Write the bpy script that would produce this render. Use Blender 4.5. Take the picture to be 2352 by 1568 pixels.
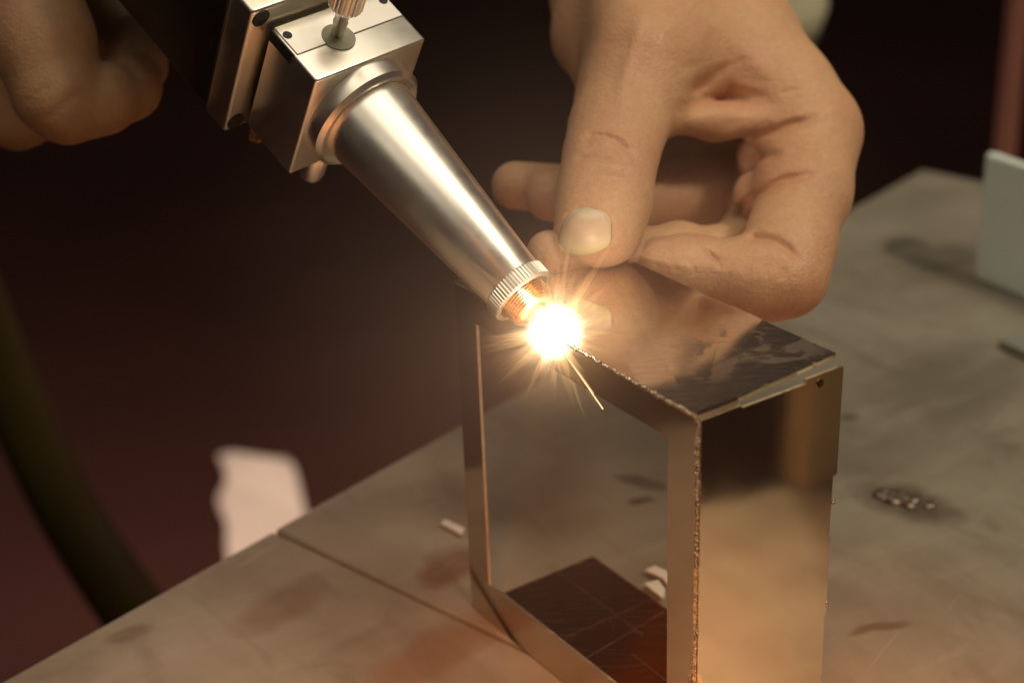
import bpy, bmesh, math, random
import numpy as np
from mathutils import Matrix, Vector

random.seed(7); rng = np.random.default_rng(7)
scene = bpy.context.scene
for o in list(bpy.data.objects):
    bpy.data.objects.remove(o)
col = scene.collection

# ------------------------------------------------------------------ camera
# pose solved from the corners of the welded frame; world: z = 0 is the table top,
# origin below the near corner of the frame, units metres
FPX = 3867.95                       # focal length in pixels of a 2352 px wide picture
CX, CY = 1176.0, 784.0
CAM = np.array([-0.22829, -0.26813, 0.29381])
def rodrigues(r):
    r = np.array(r); th = np.linalg.norm(r); k = r / th
    K = np.array([[0, -k[2], k[1]], [k[2], 0, -k[0]], [-k[1], k[0], 0]])
    return np.eye(3) + math.sin(th) * K + (1 - math.cos(th)) * K @ K
R = rodrigues([1.9261961, -0.6196372, 0.3471064])     # rows: right, down, forward
cam_d = bpy.data.cameras.new('camera'); cam = bpy.data.objects.new('camera', cam_d); col.objects.link(cam)
M = Matrix.Identity(4)
for i in range(3):
    M[i][0] = R[0][i]; M[i][1] = -R[1][i]; M[i][2] = -R[2][i]; M[i][3] = CAM[i]
cam.matrix_world = M
cam_d.sensor_width = 36.0; cam_d.lens = FPX / 2352 * 36
cam_d.clip_start = 0.02; cam_d.clip_end = 60
cam_d.dof.use_dof = True; cam_d.dof.focus_distance = 0.446; cam_d.dof.aperture_fstop = 8.5
scene.camera = cam

def c2w(q):                         # camera frame (right, down, forward) -> world
    return CAM + np.asarray(q, float) @ R
def px(u, v, d):                    # direction of a pixel at a depth d (m)
    return c2w([(u - CX) / FPX * d, (v - CY) / FPX * d, d])
def on_z(u, v, z=0.0):              # where a pixel's ray meets the plane at height z
    d = np.array([(u - CX) / FPX, (v - CY) / FPX, 1.0]) @ R
    return CAM + d * ((z - CAM[2]) / d[2])

# ------------------------------------------------------------------ world and lamps
world = bpy.data.worlds.new('World'); scene.world = world; world.use_nodes = True
bg = world.node_tree.nodes['Background']
bg.inputs[0].default_value = (1.0, 0.72, 0.56, 1); bg.inputs[1].default_value = 0.036
scene.view_settings.view_transform = 'Standard'; scene.view_settings.look = 'None'
scene.view_settings.exposure = 0.0; scene.view_settings.gamma = 1.0
scene.cycles.use_denoising = True
scene.cycles.sample_clamp_indirect = 6.0
scene.cycles.volume_step_rate = 1.0
scene.cycles.max_bounces = 8; scene.cycles.transparent_max_bounces = 64

def area(name, loc, target, sx, sy, power, color, spread=None):
    l = bpy.data.lights.new(name, 'AREA'); l.shape = 'RECTANGLE'; l.size = sx; l.size_y = sy
    l.energy = power; l.color = color
    if spread: l.spread = math.radians(spread)
    o = bpy.data.objects.new(name, l); col.objects.link(o)
    o.location = loc
    o.rotation_euler = (Vector(target) - Vector(loc)).to_track_quat('-Z', 'Y').to_euler()
    return o
# two workshop ceiling panels and unseen orange lamps added to tint the bench
cl = area('ceiling_panel_lamp', (0.10, -0.34, 1.55), (0.12, -0.34, 0.0), 1.7, 1.30, 13.5, (1.0, 0.87, 0.66))
cl.rotation_euler = (0, 0, math.radians(13))
cl = area('ceiling_panel_lamp', (-1.60, -0.76, 1.55), (0, 0, 1.0), 1.2, 1.30, 4.5, (1.0, 0.87, 0.66))
cl.rotation_euler = (0, 0, math.radians(13))
area('key_lamp', (0.50, -0.80, 1.25), (0.03, 0.06, 0.12), 0.20, 0.20, 9.0, (1.0, 0.83, 0.56))
area('added_orange_lamp', (-0.24, -0.22, 0.34), (-0.10, -0.01, 0.0), 0.08, 0.05, 0.20, (1.0, 0.32, 0.09), 46)
area('added_orange_lamp', (-0.06, -0.30, 0.30), (0.00, -0.09, 0.0), 0.08, 0.05, 0.24, (1.0, 0.34, 0.10), 40)
# lamp added low beyond the bench to brighten the paper and redden the floor
area('added_floor_lamp', (0.22, 1.10, 0.15), (0.22, 1.10, -0.72), 0.25, 0.25, 6.0, (1.0, 0.66, 0.50))

# ------------------------------------------------------------------ helpers
def link(name, verts, faces, mat, parent=None, smooth=False, kind=None):
    me = bpy.data.meshes.new(name); me.from_pydata([tuple(map(float, v)) for v in verts], [], [tuple(f) for f in faces]); me.update()
    if smooth:
        me.polygons.foreach_set('use_smooth', [True] * len(me.polygons))
    o = bpy.data.objects.new(name, me); col.objects.link(o)
    if mat: me.materials.append(mat)
    if parent: o.parent = parent
    if kind: o['kind'] = kind
    return o
def from_bm(name, bm, mat, parent=None, smooth=False, kind=None, sharp=None):
    bmesh.ops.recalc_face_normals(bm, faces=bm.faces)
    me = bpy.data.meshes.new(name); bm.to_mesh(me); bm.free()
    if smooth:
        me.polygons.foreach_set('use_smooth', [True] * len(me.polygons))
        if sharp: me.set_sharp_from_angle(angle=math.radians(sharp))
    o = bpy.data.objects.new(name, me); col.objects.link(o)
    if mat: me.materials.append(mat)
    if parent: o.parent = parent
    if kind: o['kind'] = kind
    return o
def empty(name, mw, label, cat, group=None):
    o = bpy.data.objects.new(name, None); col.objects.link(o); o.matrix_world = mw; o.empty_display_size = 0.01
    tag(o, label, cat, group); return o
def tag(o, label, cat, group=None):
    o['label'] = label; o['category'] = cat
    if group: o['group'] = group
    return o
def bm_box(bm, x0, x1, y0, y1, z0, z1, bev=0.0, seg=2):
    r = bmesh.ops.create_cube(bm, size=1.0)
    for v in r['verts']:
        v.co = Vector((x0 + (v.co.x + .5) * (x1 - x0), y0 + (v.co.y + .5) * (y1 - y0), z0 + (v.co.z + .5) * (z1 - z0)))
    if bev > 0:
        es = list({e for v in r['verts'] for e in v.link_edges})
        bmesh.ops.bevel(bm, geom=es, offset=bev, segments=seg, profile=0.5, affect='EDGES')
def bm_prism(bm, pts, z0, z1, axis='z'):
    """extrude a polygon; axis tells which coordinate z0..z1 runs along"""
    def co(p, z):
        return {'z': (p[0], p[1], z), 'y': (p[0], z, p[1]), 'x': (z, p[0], p[1])}[axis]
    a = [bm.verts.new(co(p, z0)) for p in pts]; b = [bm.verts.new(co(p, z1)) for p in pts]
    bm.faces.new(a); bm.faces.new(b[::-1])
    n = len(pts)
    for i in range(n):
        bm.faces.new((a[i], a[(i + 1) % n], b[(i + 1) % n], b[i]))
def lathe(bm, prof, n=64, org=(0, 0, 0), axis='z', close=True, rad=None):
    """prof: (r, h) list; turned round an axis"""
    rings = []
    for r, h in prof:
        ring = []
        for k in range(n):
            a = 2 * math.pi * k / n
            rr = r * (rad(k) if rad else 1.0)
            x, y = rr * math.cos(a), rr * math.sin(a)
            p = (x, y, h) if axis == 'z' else (x, h, y)
            ring.append(bm.verts.new((p[0] + org[0], p[1] + org[1], p[2] + org[2])))
        rings.append(ring)
    for a, b in zip(rings, rings[1:]):
        for k in range(n):
            bm.faces.new((a[k], a[(k + 1) % n], b[(k + 1) % n], b[k]))
    if close:
        bm.faces.new(rings[0]); bm.faces.new(rings[-1])
def tube(pts, rads, n=16, caps=True):
    pts = [Vector(p) for p in pts]; V, F = [], []
    prev = None
    for i, p in enumerate(pts):
        t = (pts[min(i + 1, len(pts) - 1)] - pts[max(i - 1, 0)]).normalized()
        if prev is None:
            u = t.orthogonal().normalized()
        else:
            u = (prev - t * prev.dot(t)).normalized()
        prev = u; w = t.cross(u)
        for k in range(n):
            a = 2 * math.pi * k / n
            V.append(p + (u * math.cos(a) + w * math.sin(a)) * rads[i])
    for i in range(len(pts) - 1):
        for k in range(n):
            F.append((i * n + k, i * n + (k + 1) % n, (i + 1) * n + (k + 1) % n, (i + 1) * n + k))
    if caps:
        F.append(tuple(range(n))[::-1]); F.append(tuple((len(pts) - 1) * n + k for k in range(n)))
    return V, F

# ------------------------------------------------------------------ materials
class NT:
    def __init__(s, name):
        s.m = bpy.data.materials.new(name); s.m.use_nodes = True; s.t = s.m.node_tree
        s.b = s.t.nodes['Principled BSDF']; s.out = s.t.nodes['Material Output']
    def n(s, typ, **kw):
        nd = s.t.nodes.new(typ)
        for k, v in kw.items():
            if k.startswith('_'): nd.inputs[k[1:].replace('_', ' ')].default_value = v
            else: setattr(nd, k, v)
        return nd
    def l(s, a, b): s.t.links.new(a, b)
    def coords(s, scale=(1, 1, 1), rot=(0, 0, 0)):
        tc = s.n('ShaderNodeTexCoord'); mp = s.n('ShaderNodeMapping')
        mp.inputs['Scale'].default_value = scale; mp.inputs['Rotation'].default_value = rot
        s.l(tc.outputs['Object'], mp.inputs['Vector']); return mp.outputs['Vector']
    def noise(s, vec, scale, detail=4, rough=.55, dist=0.0):
        nd = s.n('ShaderNodeTexNoise'); nd.inputs['Scale'].default_value = scale; nd.inputs['Detail'].default_value = detail
        nd.inputs['Roughness'].default_value = rough; nd.inputs['Distortion'].default_value = dist
        s.l(vec, nd.inputs['Vector']); return nd.outputs['Fac']
    def ramp(s, fac, stops):
        nd = s.n('ShaderNodeValToRGB'); e = nd.color_ramp.elements
        while len(e) < len(stops): e.new(0.5)
        for el, (p, c) in zip(e, stops):
            el.position = p; el.color = (c, c, c, 1) if isinstance(c, (int, float)) else (*c, 1)
        s.l(fac, nd.inputs['Fac']); return nd.outputs['Color']
    def mix(s, fac, a, b, typ='MIX'):
        nd = s.n('ShaderNodeMix', data_type='RGBA', blend_type=typ)
        for sock, v in ((nd.inputs[0], fac), (nd.inputs[6], a), (nd.inputs[7], b)):
            if isinstance(v, (int, float)): sock.default_value = v
            elif isinstance(v, tuple): sock.default_value = (*v, 1)
            else: s.l(v, sock)
        return nd.outputs[2]
    def math(s, op, a, b=0.0, clamp=False):
        nd = s.n('ShaderNodeMath', operation=op, use_clamp=clamp)
        for sock, v in ((nd.inputs[0], a), (nd.inputs[1], b)):
            if isinstance(v, (int, float)): sock.default_value = v
            else: s.l(v, sock)
        return nd.outputs[0]
    def bump(s, h, strength, dist):
        nd = s.n('ShaderNodeBump'); nd.inputs['Strength'].default_value = strength; nd.inputs['Distance'].default_value = dist
        s.l(h, nd.inputs['Height']); s.l(nd.outputs['Normal'], s.b.inputs['Normal']); return nd
    def set(s, **kw):
        for k, v in kw.items():
            sock = s.b.inputs[k.replace('_', ' ')]
            if isinstance(v, (int, float)): sock.default_value = v
            elif isinstance(v, tuple): sock.default_value = (*v, 1) if len(v) == 3 and sock.type == 'RGBA' else v
            else: s.l(v, sock)
        return s

def scratches(t, specs):
    """thin straight scratches: strongly stretched noise cut to slivers"""
    acc = None
    for ang, fine, lng, thr, seed in specs:
        tc = t.n('ShaderNodeTexCoord'); mp = t.n('ShaderNodeMapping')
        mp.inputs['Rotation'].default_value = (0, 0, ang); mp.inputs['Location'].default_value = (seed, seed * .37, seed * .11)
        t.l(tc.outputs['Object'], mp.inputs['Vector'])
        mp2 = t.n('ShaderNodeMapping'); mp2.inputs['Scale'].default_value = (fine, lng, fine)
        t.l(mp.outputs['Vector'], mp2.inputs['Vector'])
        nz = t.noise(mp2.outputs['Vector'], 1.0, 1.5, .5, .25)
        k = t.ramp(nz, [(thr, 0.0), (thr + .035, 1.0)])
        acc = k if acc is None else t.math('MAXIMUM', acc, k)
    return acc

H0 = .10967
def mat_polished(name, base=(.63, .57, .48), smear=0.0, grain=(1, 1, 1), r0=.035, sc=True, wave=.14):
    t = NT(name)
    v = t.coords()
    blot = t.noise(v, 38, 5, .6)
    rough = t.ramp(blot, [(.3, r0), (.75, r0 + .075)])
    colr = t.ramp(t.noise(v, 22, 4), [(.3, tuple(c * .88 for c in base)), (.7, base)])
    if sc:
        s = scratches(t, [(-.95, 3200, 26, .66, 3.1), (-.80, 3900, 32, .665, 8.7), (-1.15, 3500, 48, .675, 5.2), (.5, 3600, 70, .73, 1.2)])
        rough = t.mix(t.math('MULTIPLY', s, .7), rough, (.36, .36, .36)); colr = t.mix(t.math('MULTIPLY', s, .5), colr, (.85, .78, .66))
    if smear > 0:
        sm = t.ramp(t.noise(v, 46, 4, .6, .8), [(.50, 0.0), (.58, 1.0)])
        gd = t.n('ShaderNodeVectorMath', operation='DISTANCE'); gd.inputs[1].default_value = (.036, .016, H0); t.l(v, gd.inputs[0])
        sm = t.math('MULTIPLY', sm, t.math('MULTIPLY', t.ramp(t.math('MULTIPLY', gd.outputs['Value'], 30.0), [(.35, 1.0), (.75, 0.0)]), smear))
        rough = t.mix(sm, rough, (.40, .40, .40)); colr = t.mix(sm, colr, (.50, .53, .52))
    g = t.noise(t.coords(grain), 1.0, 3, .6)
    t.set(Metallic=1.0, Base_Color=colr, Roughness=rough)
    wav = t.noise(v, 26, 2, .5)
    h = t.math('ADD', t.math('MULTIPLY', wav, .9), t.math('MULTIPLY', g, .03))
    t.bump(h, wave, .0012)
    return t.m

def mat_satin(name, base=(.82, .78, .72), rough=.27, brushed=(400, 400, 30)):
    t = NT(name); g = t.noise(t.coords(brushed), 1.0, 4, .6); v = t.coords()
    t.set(Metallic=1.0, Base_Color=t.ramp(t.noise(v, 60, 5), [(.3, tuple(c * .92 for c in base)), (.7, base)]),
          Roughness=t.ramp(t.noise(v, 130, 5, .65), [(.3, rough * .85), (.72, rough * 1.2)]))
    t.bump(g, .05, .0001); return t.m

def mat_plain(name, base, rough=.5, metallic=0.0, var=.25, scale=30, bump=.1, bdist=.001):
    t = NT(name); v = t.coords(); nz = t.noise(v, scale, 5, .6)
    t.set(Metallic=metallic, Base_Color=t.ramp(nz, [(.25, tuple(c * (1 - var) for c in base)), (.75, tuple(min(1, c * (1 + var * .5)) for c in base))]),
          Roughness=t.ramp(t.noise(v, scale * 1.7, 4), [(.3, max(.02, rough - .1)), (.7, min(1, rough + .1))]))
    t.bump(nz, bump, bdist); return t.m

M_top = mat_polished('polished_steel_scratched', base=(.84, .76, .66), smear=.8, r0=.04)
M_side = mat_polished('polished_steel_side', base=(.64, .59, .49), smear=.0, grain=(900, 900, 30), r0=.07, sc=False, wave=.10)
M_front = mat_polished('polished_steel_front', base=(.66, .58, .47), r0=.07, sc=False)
M_floorpan = mat_polished('polished_steel_bottom', base=(.72, .34, .21), r0=.12)
M_edge = mat_plain('cut_sheet_edge', (.86, .78, .60), .42, 1.0, .2, 300, .3, .0002)
M_bead = mat_plain('weld_bead_metal', (.34, .30, .24), .42, 1.0, .5, 900, .6, .0004)
M_alu = mat_satin('satin_aluminium', base=(.84, .80, .73), rough=.33)
M_alu2 = mat_satin('satin_aluminium_cone', base=(.88, .84, .78), rough=.33)
M_alu2.node_tree.nodes['Principled BSDF'].inputs['Coat Weight'].default_value = .35
M_alu2.node_tree.nodes['Principled BSDF'].inputs['Coat Roughness'].default_value = .10
M_dark = mat_satin('dark_anodised', base=(.085, .075, .062), rough=.42)
M_block = mat_satin('aluminium_block_side', base=(.62, .58, .50), rough=.33)
M_copper = mat_plain('copper_thread', (.80, .43, .17), .24, 1.0, .3, 200, .2, .0003)
M_black = mat_plain('black_hole_paint', (.012, .011, .01), .6)

def mat_skin(name, base, red):
    t = NT(name); v = t.coords()
    big = t.noise(v, 55, 4, .65); c = t.ramp(big, [(.34, red), (.60, base)])
    mot = t.noise(v, 210, 4, .7); c = t.mix(t.ramp(mot, [(.52, 0.0), (.72, .55)]), c, (base[0] * 1.02, base[1] * .76, base[2] * .74))
    fine = t.noise(v, 620, 4, .65)
    c = t.mix(.30, c, t.ramp(fine, [(.3, tuple(x * .72 for x in base)), (.7, tuple(min(1, x * 1.14) for x in base))]))
    fl = t.n('ShaderNodeAttribute', attribute_name='flush')
    c = t.mix(t.math('MULTIPLY', fl.outputs['Fac'], .38, True), c, (base[0] * .92, base[1] * .62, base[2] * .62))
    t.set(Base_Color=c, Roughness=t.ramp(t.noise(v, 160, 4), [(.3, .40), (.7, .56)]), Specular_IOR_Level=.42,
          Subsurface_Weight=.08, Subsurface_Scale=.0012)
    t.b.inputs['Subsurface Radius'].default_value = (1.0, .45, .25)
    vo = t.n('ShaderNodeTexVoronoi', feature='DISTANCE_TO_EDGE'); vo.inputs['Scale'].default_value = 820
    t.l(t.coords((1, 1, .6)), vo.inputs['Vector'])
    wr = t.noise(t.coords((240, 240, 900), (.4, .1, .2)), 1.0, 3, .6)
    h = t.math('ADD', t.math('MULTIPLY', t.math('MINIMUM', vo.outputs['Distance'], .12), 2.2), t.math('MULTIPLY', t.noise(v, 700, 4, .7), .7))
    h = t.math('ADD', h, t.math('MULTIPLY', wr, .8))
    t.bump(h, .6, .0005); return t.m
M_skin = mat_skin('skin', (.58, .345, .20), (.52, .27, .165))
M_skin2 = mat_skin('skin_shaded_hand', (.36, .215, .115), (.30, .16, .09))  # darker copy of the skin, the far hand's shade put into its colour

# ------------------------------------------------------------------ setting: floor
tf = NT('dark_floor'); v = tf.coords()
tf.set(Base_Color=tf.ramp(tf.noise(v, 2.2, 5, .6), [(.3, (.034, .0125, .0105)), (.7, (.052, .0190, .0155))]), Roughness=.75, Specular_IOR_Level=.2)
FZ = -0.72
floor = link('floor', [(-6, -6, FZ), (9, -6, FZ), (9, 9, FZ), (-6, 9, FZ)], [(0, 1, 2, 3)], tf.m); floor['kind'] = 'structure'
floor['label'] = 'dark workshop floor far below the bench'

# ------------------------------------------------------------------ welding table
E1 = np.array([.9668, .2556]); E2 = np.array([.2556, -.9668])       # along the rear edge / towards the camera side
COR = np.array([.405, .300])
def tab(e, n): return COR + E1 * e + E2 * n
DEPTH = 0.318; LEN = 0.95
seam = float((on_z(650, 1225)[:2] - COR) @ E1)
tm = NT('steel_table'); v = tm.coords()
base = tm.ramp(tm.noise(v, 9, 6, .62, .4), [(.28, (.185, .152, .115)), (.48, (.295, .265, .212)), (.72, (.39, .36, .30))])
spots = tm.ramp(tm.noise(v, 34, 5, .65, .6), [(.60, 0.0), (.74, 1.0)])
base = tm.mix(tm.math('MULTIPLY', spots, .55), base, (.15, .10, .06))
def stain(base, u, w, rx, ry, colr, amt, ang=0.0):
    p = on_z(u, w); mp = tm.n('ShaderNodeMapping', vector_type='TEXTURE')
    mp.inputs['Location'].default_value = (p[0], p[1], 0); mp.inputs['Rotation'].default_value = (0, 0, ang); mp.inputs['Scale'].default_value = (rx, ry, 1)
    tc = tm.n('ShaderNodeTexCoord'); nz = tm.n('ShaderNodeTexNoise'); nz.inputs['Scale'].default_value = 60
    tm.l(tc.outputs['Object'], nz.inputs['Vector'])
    mx = tm.n('ShaderNodeMix', data_type='RGBA', blend_type='LINEAR_LIGHT'); mx.inputs[0].default_value = .006
    tm.l(tc.outputs['Object'], mx.inputs[6]); tm.l(nz.outputs['Color'], mx.inputs[7]); tm.l(mx.outputs[2], mp.inputs['Vector'])
    sx = tm.n('ShaderNodeSeparateXYZ'); tm.l(mp.outputs['Vector'], sx.inputs[0])
    d2 = tm.math('ADD', tm.math('MULTIPLY', sx.outputs[0], sx.outputs[0]), tm.math('MULTIPLY', sx.outputs[1], sx.outputs[1]))
    k = tm.ramp(d2, [(.25, amt), (1.0, 0.0)])
    return tm.mix(k, base, colr)
for args in ((2080, 1150, .022, .013, (.07, .05, .03), .8, 1.9), (2075, 565, .016, .010, (.06, .055, .045), .7, .4), (2170, 590, .022, .018, (.08, .075, .06), .6, 0),
             (1950, 960, .005, .004, (.06, .05, .04), .8, 0), (1040, 1300, .016, .011, (.16, .06, .03), .75, .3), (1480, 1110, .012, .004, (.09, .06, .04), .8, -1.1),
             (1470, 1150, .005, .003, (.07, .04, .03), .8, 0), (1000, 1500, .03, .012, (.26, .12, .05), .5, .2), (640, 1390, .02, .01, (.20, .13, .08), .6, .2),
             (2200, 880, .05, .03, (.13, .11, .08), .5, .2), (2010, 1440, .012, .003, (.14, .09, .05), .7, -.3), (300, 1450, .008, .006, (.12, .08, .05), .6, 0)):
    base = stain(base, *args)
smear = tm.noise(tm.coords((14, 70, 1), (0, 0, .55)), 1.0, 4, .6, .5)
base = tm.mix(tm.ramp(smear, [(.50, 0.0), (.66, .32)]), base, (.40, .365, .30))
sm2 = tm.noise(tm.coords((60, 16, 1), (0, 0, .3)), 1.0, 4, .6, .8)
base = tm.mix(tm.ramp(sm2, [(.54, 0.0), (.70, .32)]), base, (.15, .115, .078))
scr = scratches(tm, [(.15, 520, 9, .73, 2.2), (1.2, 640, 12, .745, 4.4), (-.5, 700, 15, .75, 6.1)])
base = tm.mix(tm.math('MULTIPLY', scr, .28), base, (.55, .49, .40))
tm.set(Base_Color=base, Metallic=.35, Roughness=tm.ramp(tm.noise(v, 24, 5), [(.3, .36), (.7, .58)]))
tm.bump(tm.math('ADD', tm.noise(v, 120, 5, .7), tm.math('MULTIPLY', scr, -.3)), .25, .0006)
M_table = tm.m
table = empty('welding_table', Matrix.Identity(4), 'stained brownish steel bench top with a seam between its plates', 'table')
def plate(e0, e1, n0, n1, z0, z1, mat, name, parent):
    bm = bmesh.new()
    bm_box(bm, e0, e1, n0, n1, z0, z1, .0012, 2)
    for vv in bm.verts:
        p = tab(vv.co.x, vv.co.y); vv.co.x, vv.co.y = p[0], p[1]
    return from_bm(name, bm, mat, parent)
plate(seam + .0005, 0, 0, DEPTH, -.010, 0, M_table, 'plate', table)
plate(-LEN, seam - .0005, 0, DEPTH, -.010, -.0003, M_table, 'plate', table)
M_leg = mat_plain('painted_leg', (.05, .045, .04), .5)
plate(-LEN + .02, -.02, .02, DEPTH - .02, -.045, -.0102, M_leg, 'under_frame', table)
for e in (-LEN + .05, -.05):
    for n in (.04, DEPTH - .04):
        plate(e - .02, e + .02, n - .02, n + .02, FZ, -.0452, M_leg, 'leg', table)

# ------------------------------------------------------------------ the welded sheet-metal frame
W, H, D, T = .10579, .10967, .046, .0010
WR, WL, RT, RB = .01091, .01024, .00980, .01401
box = empty('sheet_metal_frame', Matrix.Identity(4), 'polished open box frame of thin sheet metal with gold weld seams', 'metal frame')
# front face: two stiles and two rails as one bent sheet with a rectangular opening
bm = bmesh.new()
def ringface(bm, o, i, x):
    return [bm.verts.new((x, y, z)) for y, z in o], [bm.verts.new((x, y, z)) for y, z in i]
outer = [(0.0006, .0003), (W, .0003), (W, H - .0006), (0.0006, H - .0006)]
inner = [(WR, RB), (W - WL, RB), (W - WL, H - RT), (WR, H - RT)]
ao, ai = ringface(bm, outer, inner, 0.0); bo, bi = ringface(bm, outer, inner, T)
for k in range(4):
    j = (k + 1) % 4
    bm.faces.new((ao[k], ao[j], ai[j], ai[k])); bm.faces.new((bo[k], bi[k], bi[j], bo[j]))
    bm.faces.new((ao[k], bo[k], bo[j], ao[j])); bm.faces.new((ai[k], ai[j], bi[j], bi[k]))
def sheet(name, bm, mat, axis):
    o = from_bm(name, bm, mat, box); o.data.materials.append(M_edge)
    for p in o.data.polygons:
        if abs(p.normal[axis]) < .8: p.material_index = 1
    return o
sheet('front_panel', bm, M_front, 0)
# side panel with its stepped upper edge and stepped rear edge
bm = bmesh.new()
pts = [(.0012, .0003), (.0452, .0003), (.0449, .036), (.0455, .0362), (.0457, .060), (.0452, .0602), (.0455, .078), (.0468, .0783), (.0472, H - .0008),
       (.0348, H - .0008), (.0345, H - .0020), (.0140, H - .0019), (.0136, H - .0012), (.0012, H - .0012)]
bm_prism(bm, pts, 0.0, T, 'y')
side = sheet('side_panel', bm, M_side, 1)
# top panel: stepped near edge, its rear corner lifted a little off the side panel
bm = bmesh.new()
pts = [(.0004, .0004), (.0132, .0004), (.0135, .0013), (.0388, .0022), (.0394, .0032), (.0402, .0022), (.0470, .0026), (.0470, .0300), (.0474, .0302), (.0474, .0420), (.0469, .0424), (.0469, W), (.0004, W)]
N = 1
bm_prism(bm, pts, H - T, H, 'z')
for vv in bm.verts:
    vv.co.z += .0016 * (vv.co.x / D) ** 2 * max(0.0, 1 - vv.co.y / .08) + .0002
sheet('top_panel', bm, M_top, 2)
bm = bmesh.new(); bm_box(bm, .0012, D, .0012, W - .001, .0004, .0014)
pan = from_bm('bottom_panel', bm, M_floorpan, box)
bm = bmesh.new(); bm_prism(bm, [(.0004, .0008), (.0128, .0008), (.0126, .0016), (.0004, .0016)], H + .0003, H + .0009, 'z')
from_bm('folded_lip', bm, M_side, box)
M_line = mat_plain('scored_line_metal', (.46, .30, .22), .5, 1.0, .3, 200)
for (a_, b_) in (((1262, 1296), (1400, 1400)), ((1400, 1398), (1478, 1458)), ((1300, 1462), (1500, 1374)), ((1330, 1520), (1528, 1402)), ((1452, 1500), (1530, 1562))):
    q0, q1 = on_z(*a_, .00146), on_z(*b_, .00146); d_ = (q1 - q0) / np.linalg.norm(q1 - q0); w_ = np.array([-d_[1], d_[0], 0]) * .00016
    link('scored_line', [q0 - w_, q1 - w_, q1 + w_, q0 + w_], [(0, 1, 2, 3)], M_line, pan)
def bead_row(name, p0, p1, n, r, jit, d):
    """overlapping crescent ripples of a laser weld seam"""
    bm = bmesh.new(); p0, p1 = Vector(p0), Vector(p1); ax = (p1 - p0).normalized()
    q = Vector((0, 0, 1)).rotation_difference(ax).to_matrix().to_4x4()
    for k in range(n):
        p = p0.lerp(p1, (k + random.uniform(-.3, .3)) / n) + Vector([random.uniform(-jit, jit) for _ in range(3)])
        s = r * random.uniform(.75, 1.2)
        m = Matrix.Translation(p) @ q @ Matrix.Rotation(random.uniform(0, 6.28), 4, 'Z') @ Matrix.Rotation(random.uniform(-.35, .35), 4, 'X') @ Matrix.Diagonal((s, s * .85, s * d, 1))
        bmesh.ops.create_icosphere(bm, subdivisions=2, radius=1.0, matrix=m)
    return from_bm(name, bm, M_bead, box, smooth=True, kind='stuff')
bead_row('weld_bead', (.0002, .0005, H - .0002), (.0002, .0535, H - .0001), 84, .00062, .00016, .60)
bead_row('weld_bead', (.0004, .0003, H - .001), (.0004, .0003, .068), 56, .00062, .00020, .55)
bead_row('weld_bead', (.0004, .0002, .068), (.0004, .0002, .0005), 54, .00034, .00012, 1.1)
bead_row('weld_bead', (.0002, -.0004, .050), (-.0003, .0016, .030), 26, .00036, .00040, 1.2)
for z, x in ((.0700, .0462), (.0395, .0456)):
    bm = bmesh.new(); bmesh.ops.create_icosphere(bm, subdivisions=2, radius=.0006, matrix=Matrix.Translation((x, .0002, z)))
    from_bm('tack_weld', bm, M_bead, box, smooth=True)
bm = bmesh.new(); lathe(bm, [(.0009, -.00025), (.0012, -.0002), (.0012, 0.0001)], 20, (.0392, 0, H - .0032), 'y')
from_bm('spot_weld', bm, mat_plain('burnt_spot', (.20, .15, .07), .3, 1.0), box)

# ------------------------------------------------------------------ laser welding gun
GR = np.array([[0.724, -0.3923, 0.5673], [-0.2909, 0.5721, 0.7669], [0.6254, 0.7203, -0.3001]])
PW = px(1275, 762, .4385)
gu = GR @ R                                        # rows in world: right, down, forward
GM = Matrix.Identity(4)
for i in range(3):
    GM[i][0] = gu[0][i]; GM[i][1] = gu[1][i]; GM[i][2] = -gu[2][i]; GM[i][3] = PW[i]
gun = empty('laser_welding_gun', GM, 'satin silver handheld laser welding gun with tapered nozzle pointing at the weld', 'welding gun')
A1 = .0862
bm = bmesh.new(); lathe(bm, [(.0083, .0172), (.0086, .0176), (.0139, A1 - .0050), (.0139, A1 - .002)], 96)
cone = from_bm('nozzle_cone', bm, M_alu2, gun, True, sharp=40)
bm = bmesh.new(); lathe(bm, [(.0078, .0128), (.0090, .0128), (.0093, .0132), (.0093, .0170), (.0090, .0174), (.0078, .0174)], 232, close=False, rad=lambda k: 1.0 if k % 4 < 2 else .974)
from_bm('knurled_ring', bm, M_alu, gun)
prof = []
z = .0158
while z > .0085:
    prof += [(.0066, z), (.0062, z - .0004)]; z -= .0008
prof += [(.0060, .0080), (.0046, .0074)]
bm = bmesh.new(); lathe(bm, [(.0078, .0150)] + prof, 72)
from_bm('copper_thread', bm, M_copper, gun, True, sharp=30)
bm = bmesh.new(); lathe(bm, [(.0034, .0080), (.0032, .0060), (.0026, .0024), (.0017, .0022), (.0017, .0050)], 48, close=False)
from_bm('nozzle_tip', bm, M_copper, gun, True, sharp=35)
bm = bmesh.new(); lathe(bm, [(.0138, A1 - .0052), (.0156, A1 - .0058), (.0162, A1 - .0058), (.0174, A1 - .0046), (.0174, A1)], 96)
from_bm('collar', bm, M_alu, gun, True, sharp=18)
bm = bmesh.new(); bm_box(bm, -.019, .019, -.0187, .0192, A1, A1 + .0205, .0009, 3)
from_bm('head_block', bm, M_alu, gun, True, sharp=40)
bm = bmesh.new(); bm_box(bm, -.0160, .0160, -.0160, .0165, A1 + .0206, A1 + .0232)
from_bm('neck', bm, M_dark, gun)
bm = bmesh.new(); bm_box(bm, -.0182, .0182, -.0191, -.01865, A1 + .0096, A1 + .0203, .0002, 1)
lid = from_bm('lens_drawer_cover', bm, M_alu, gun)
bm = bmesh.new(); bm_box(bm, -.0194, -.0188, -.0190, -.0152, A1 + .0100, A1 + .0202, .0002, 1)
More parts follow.
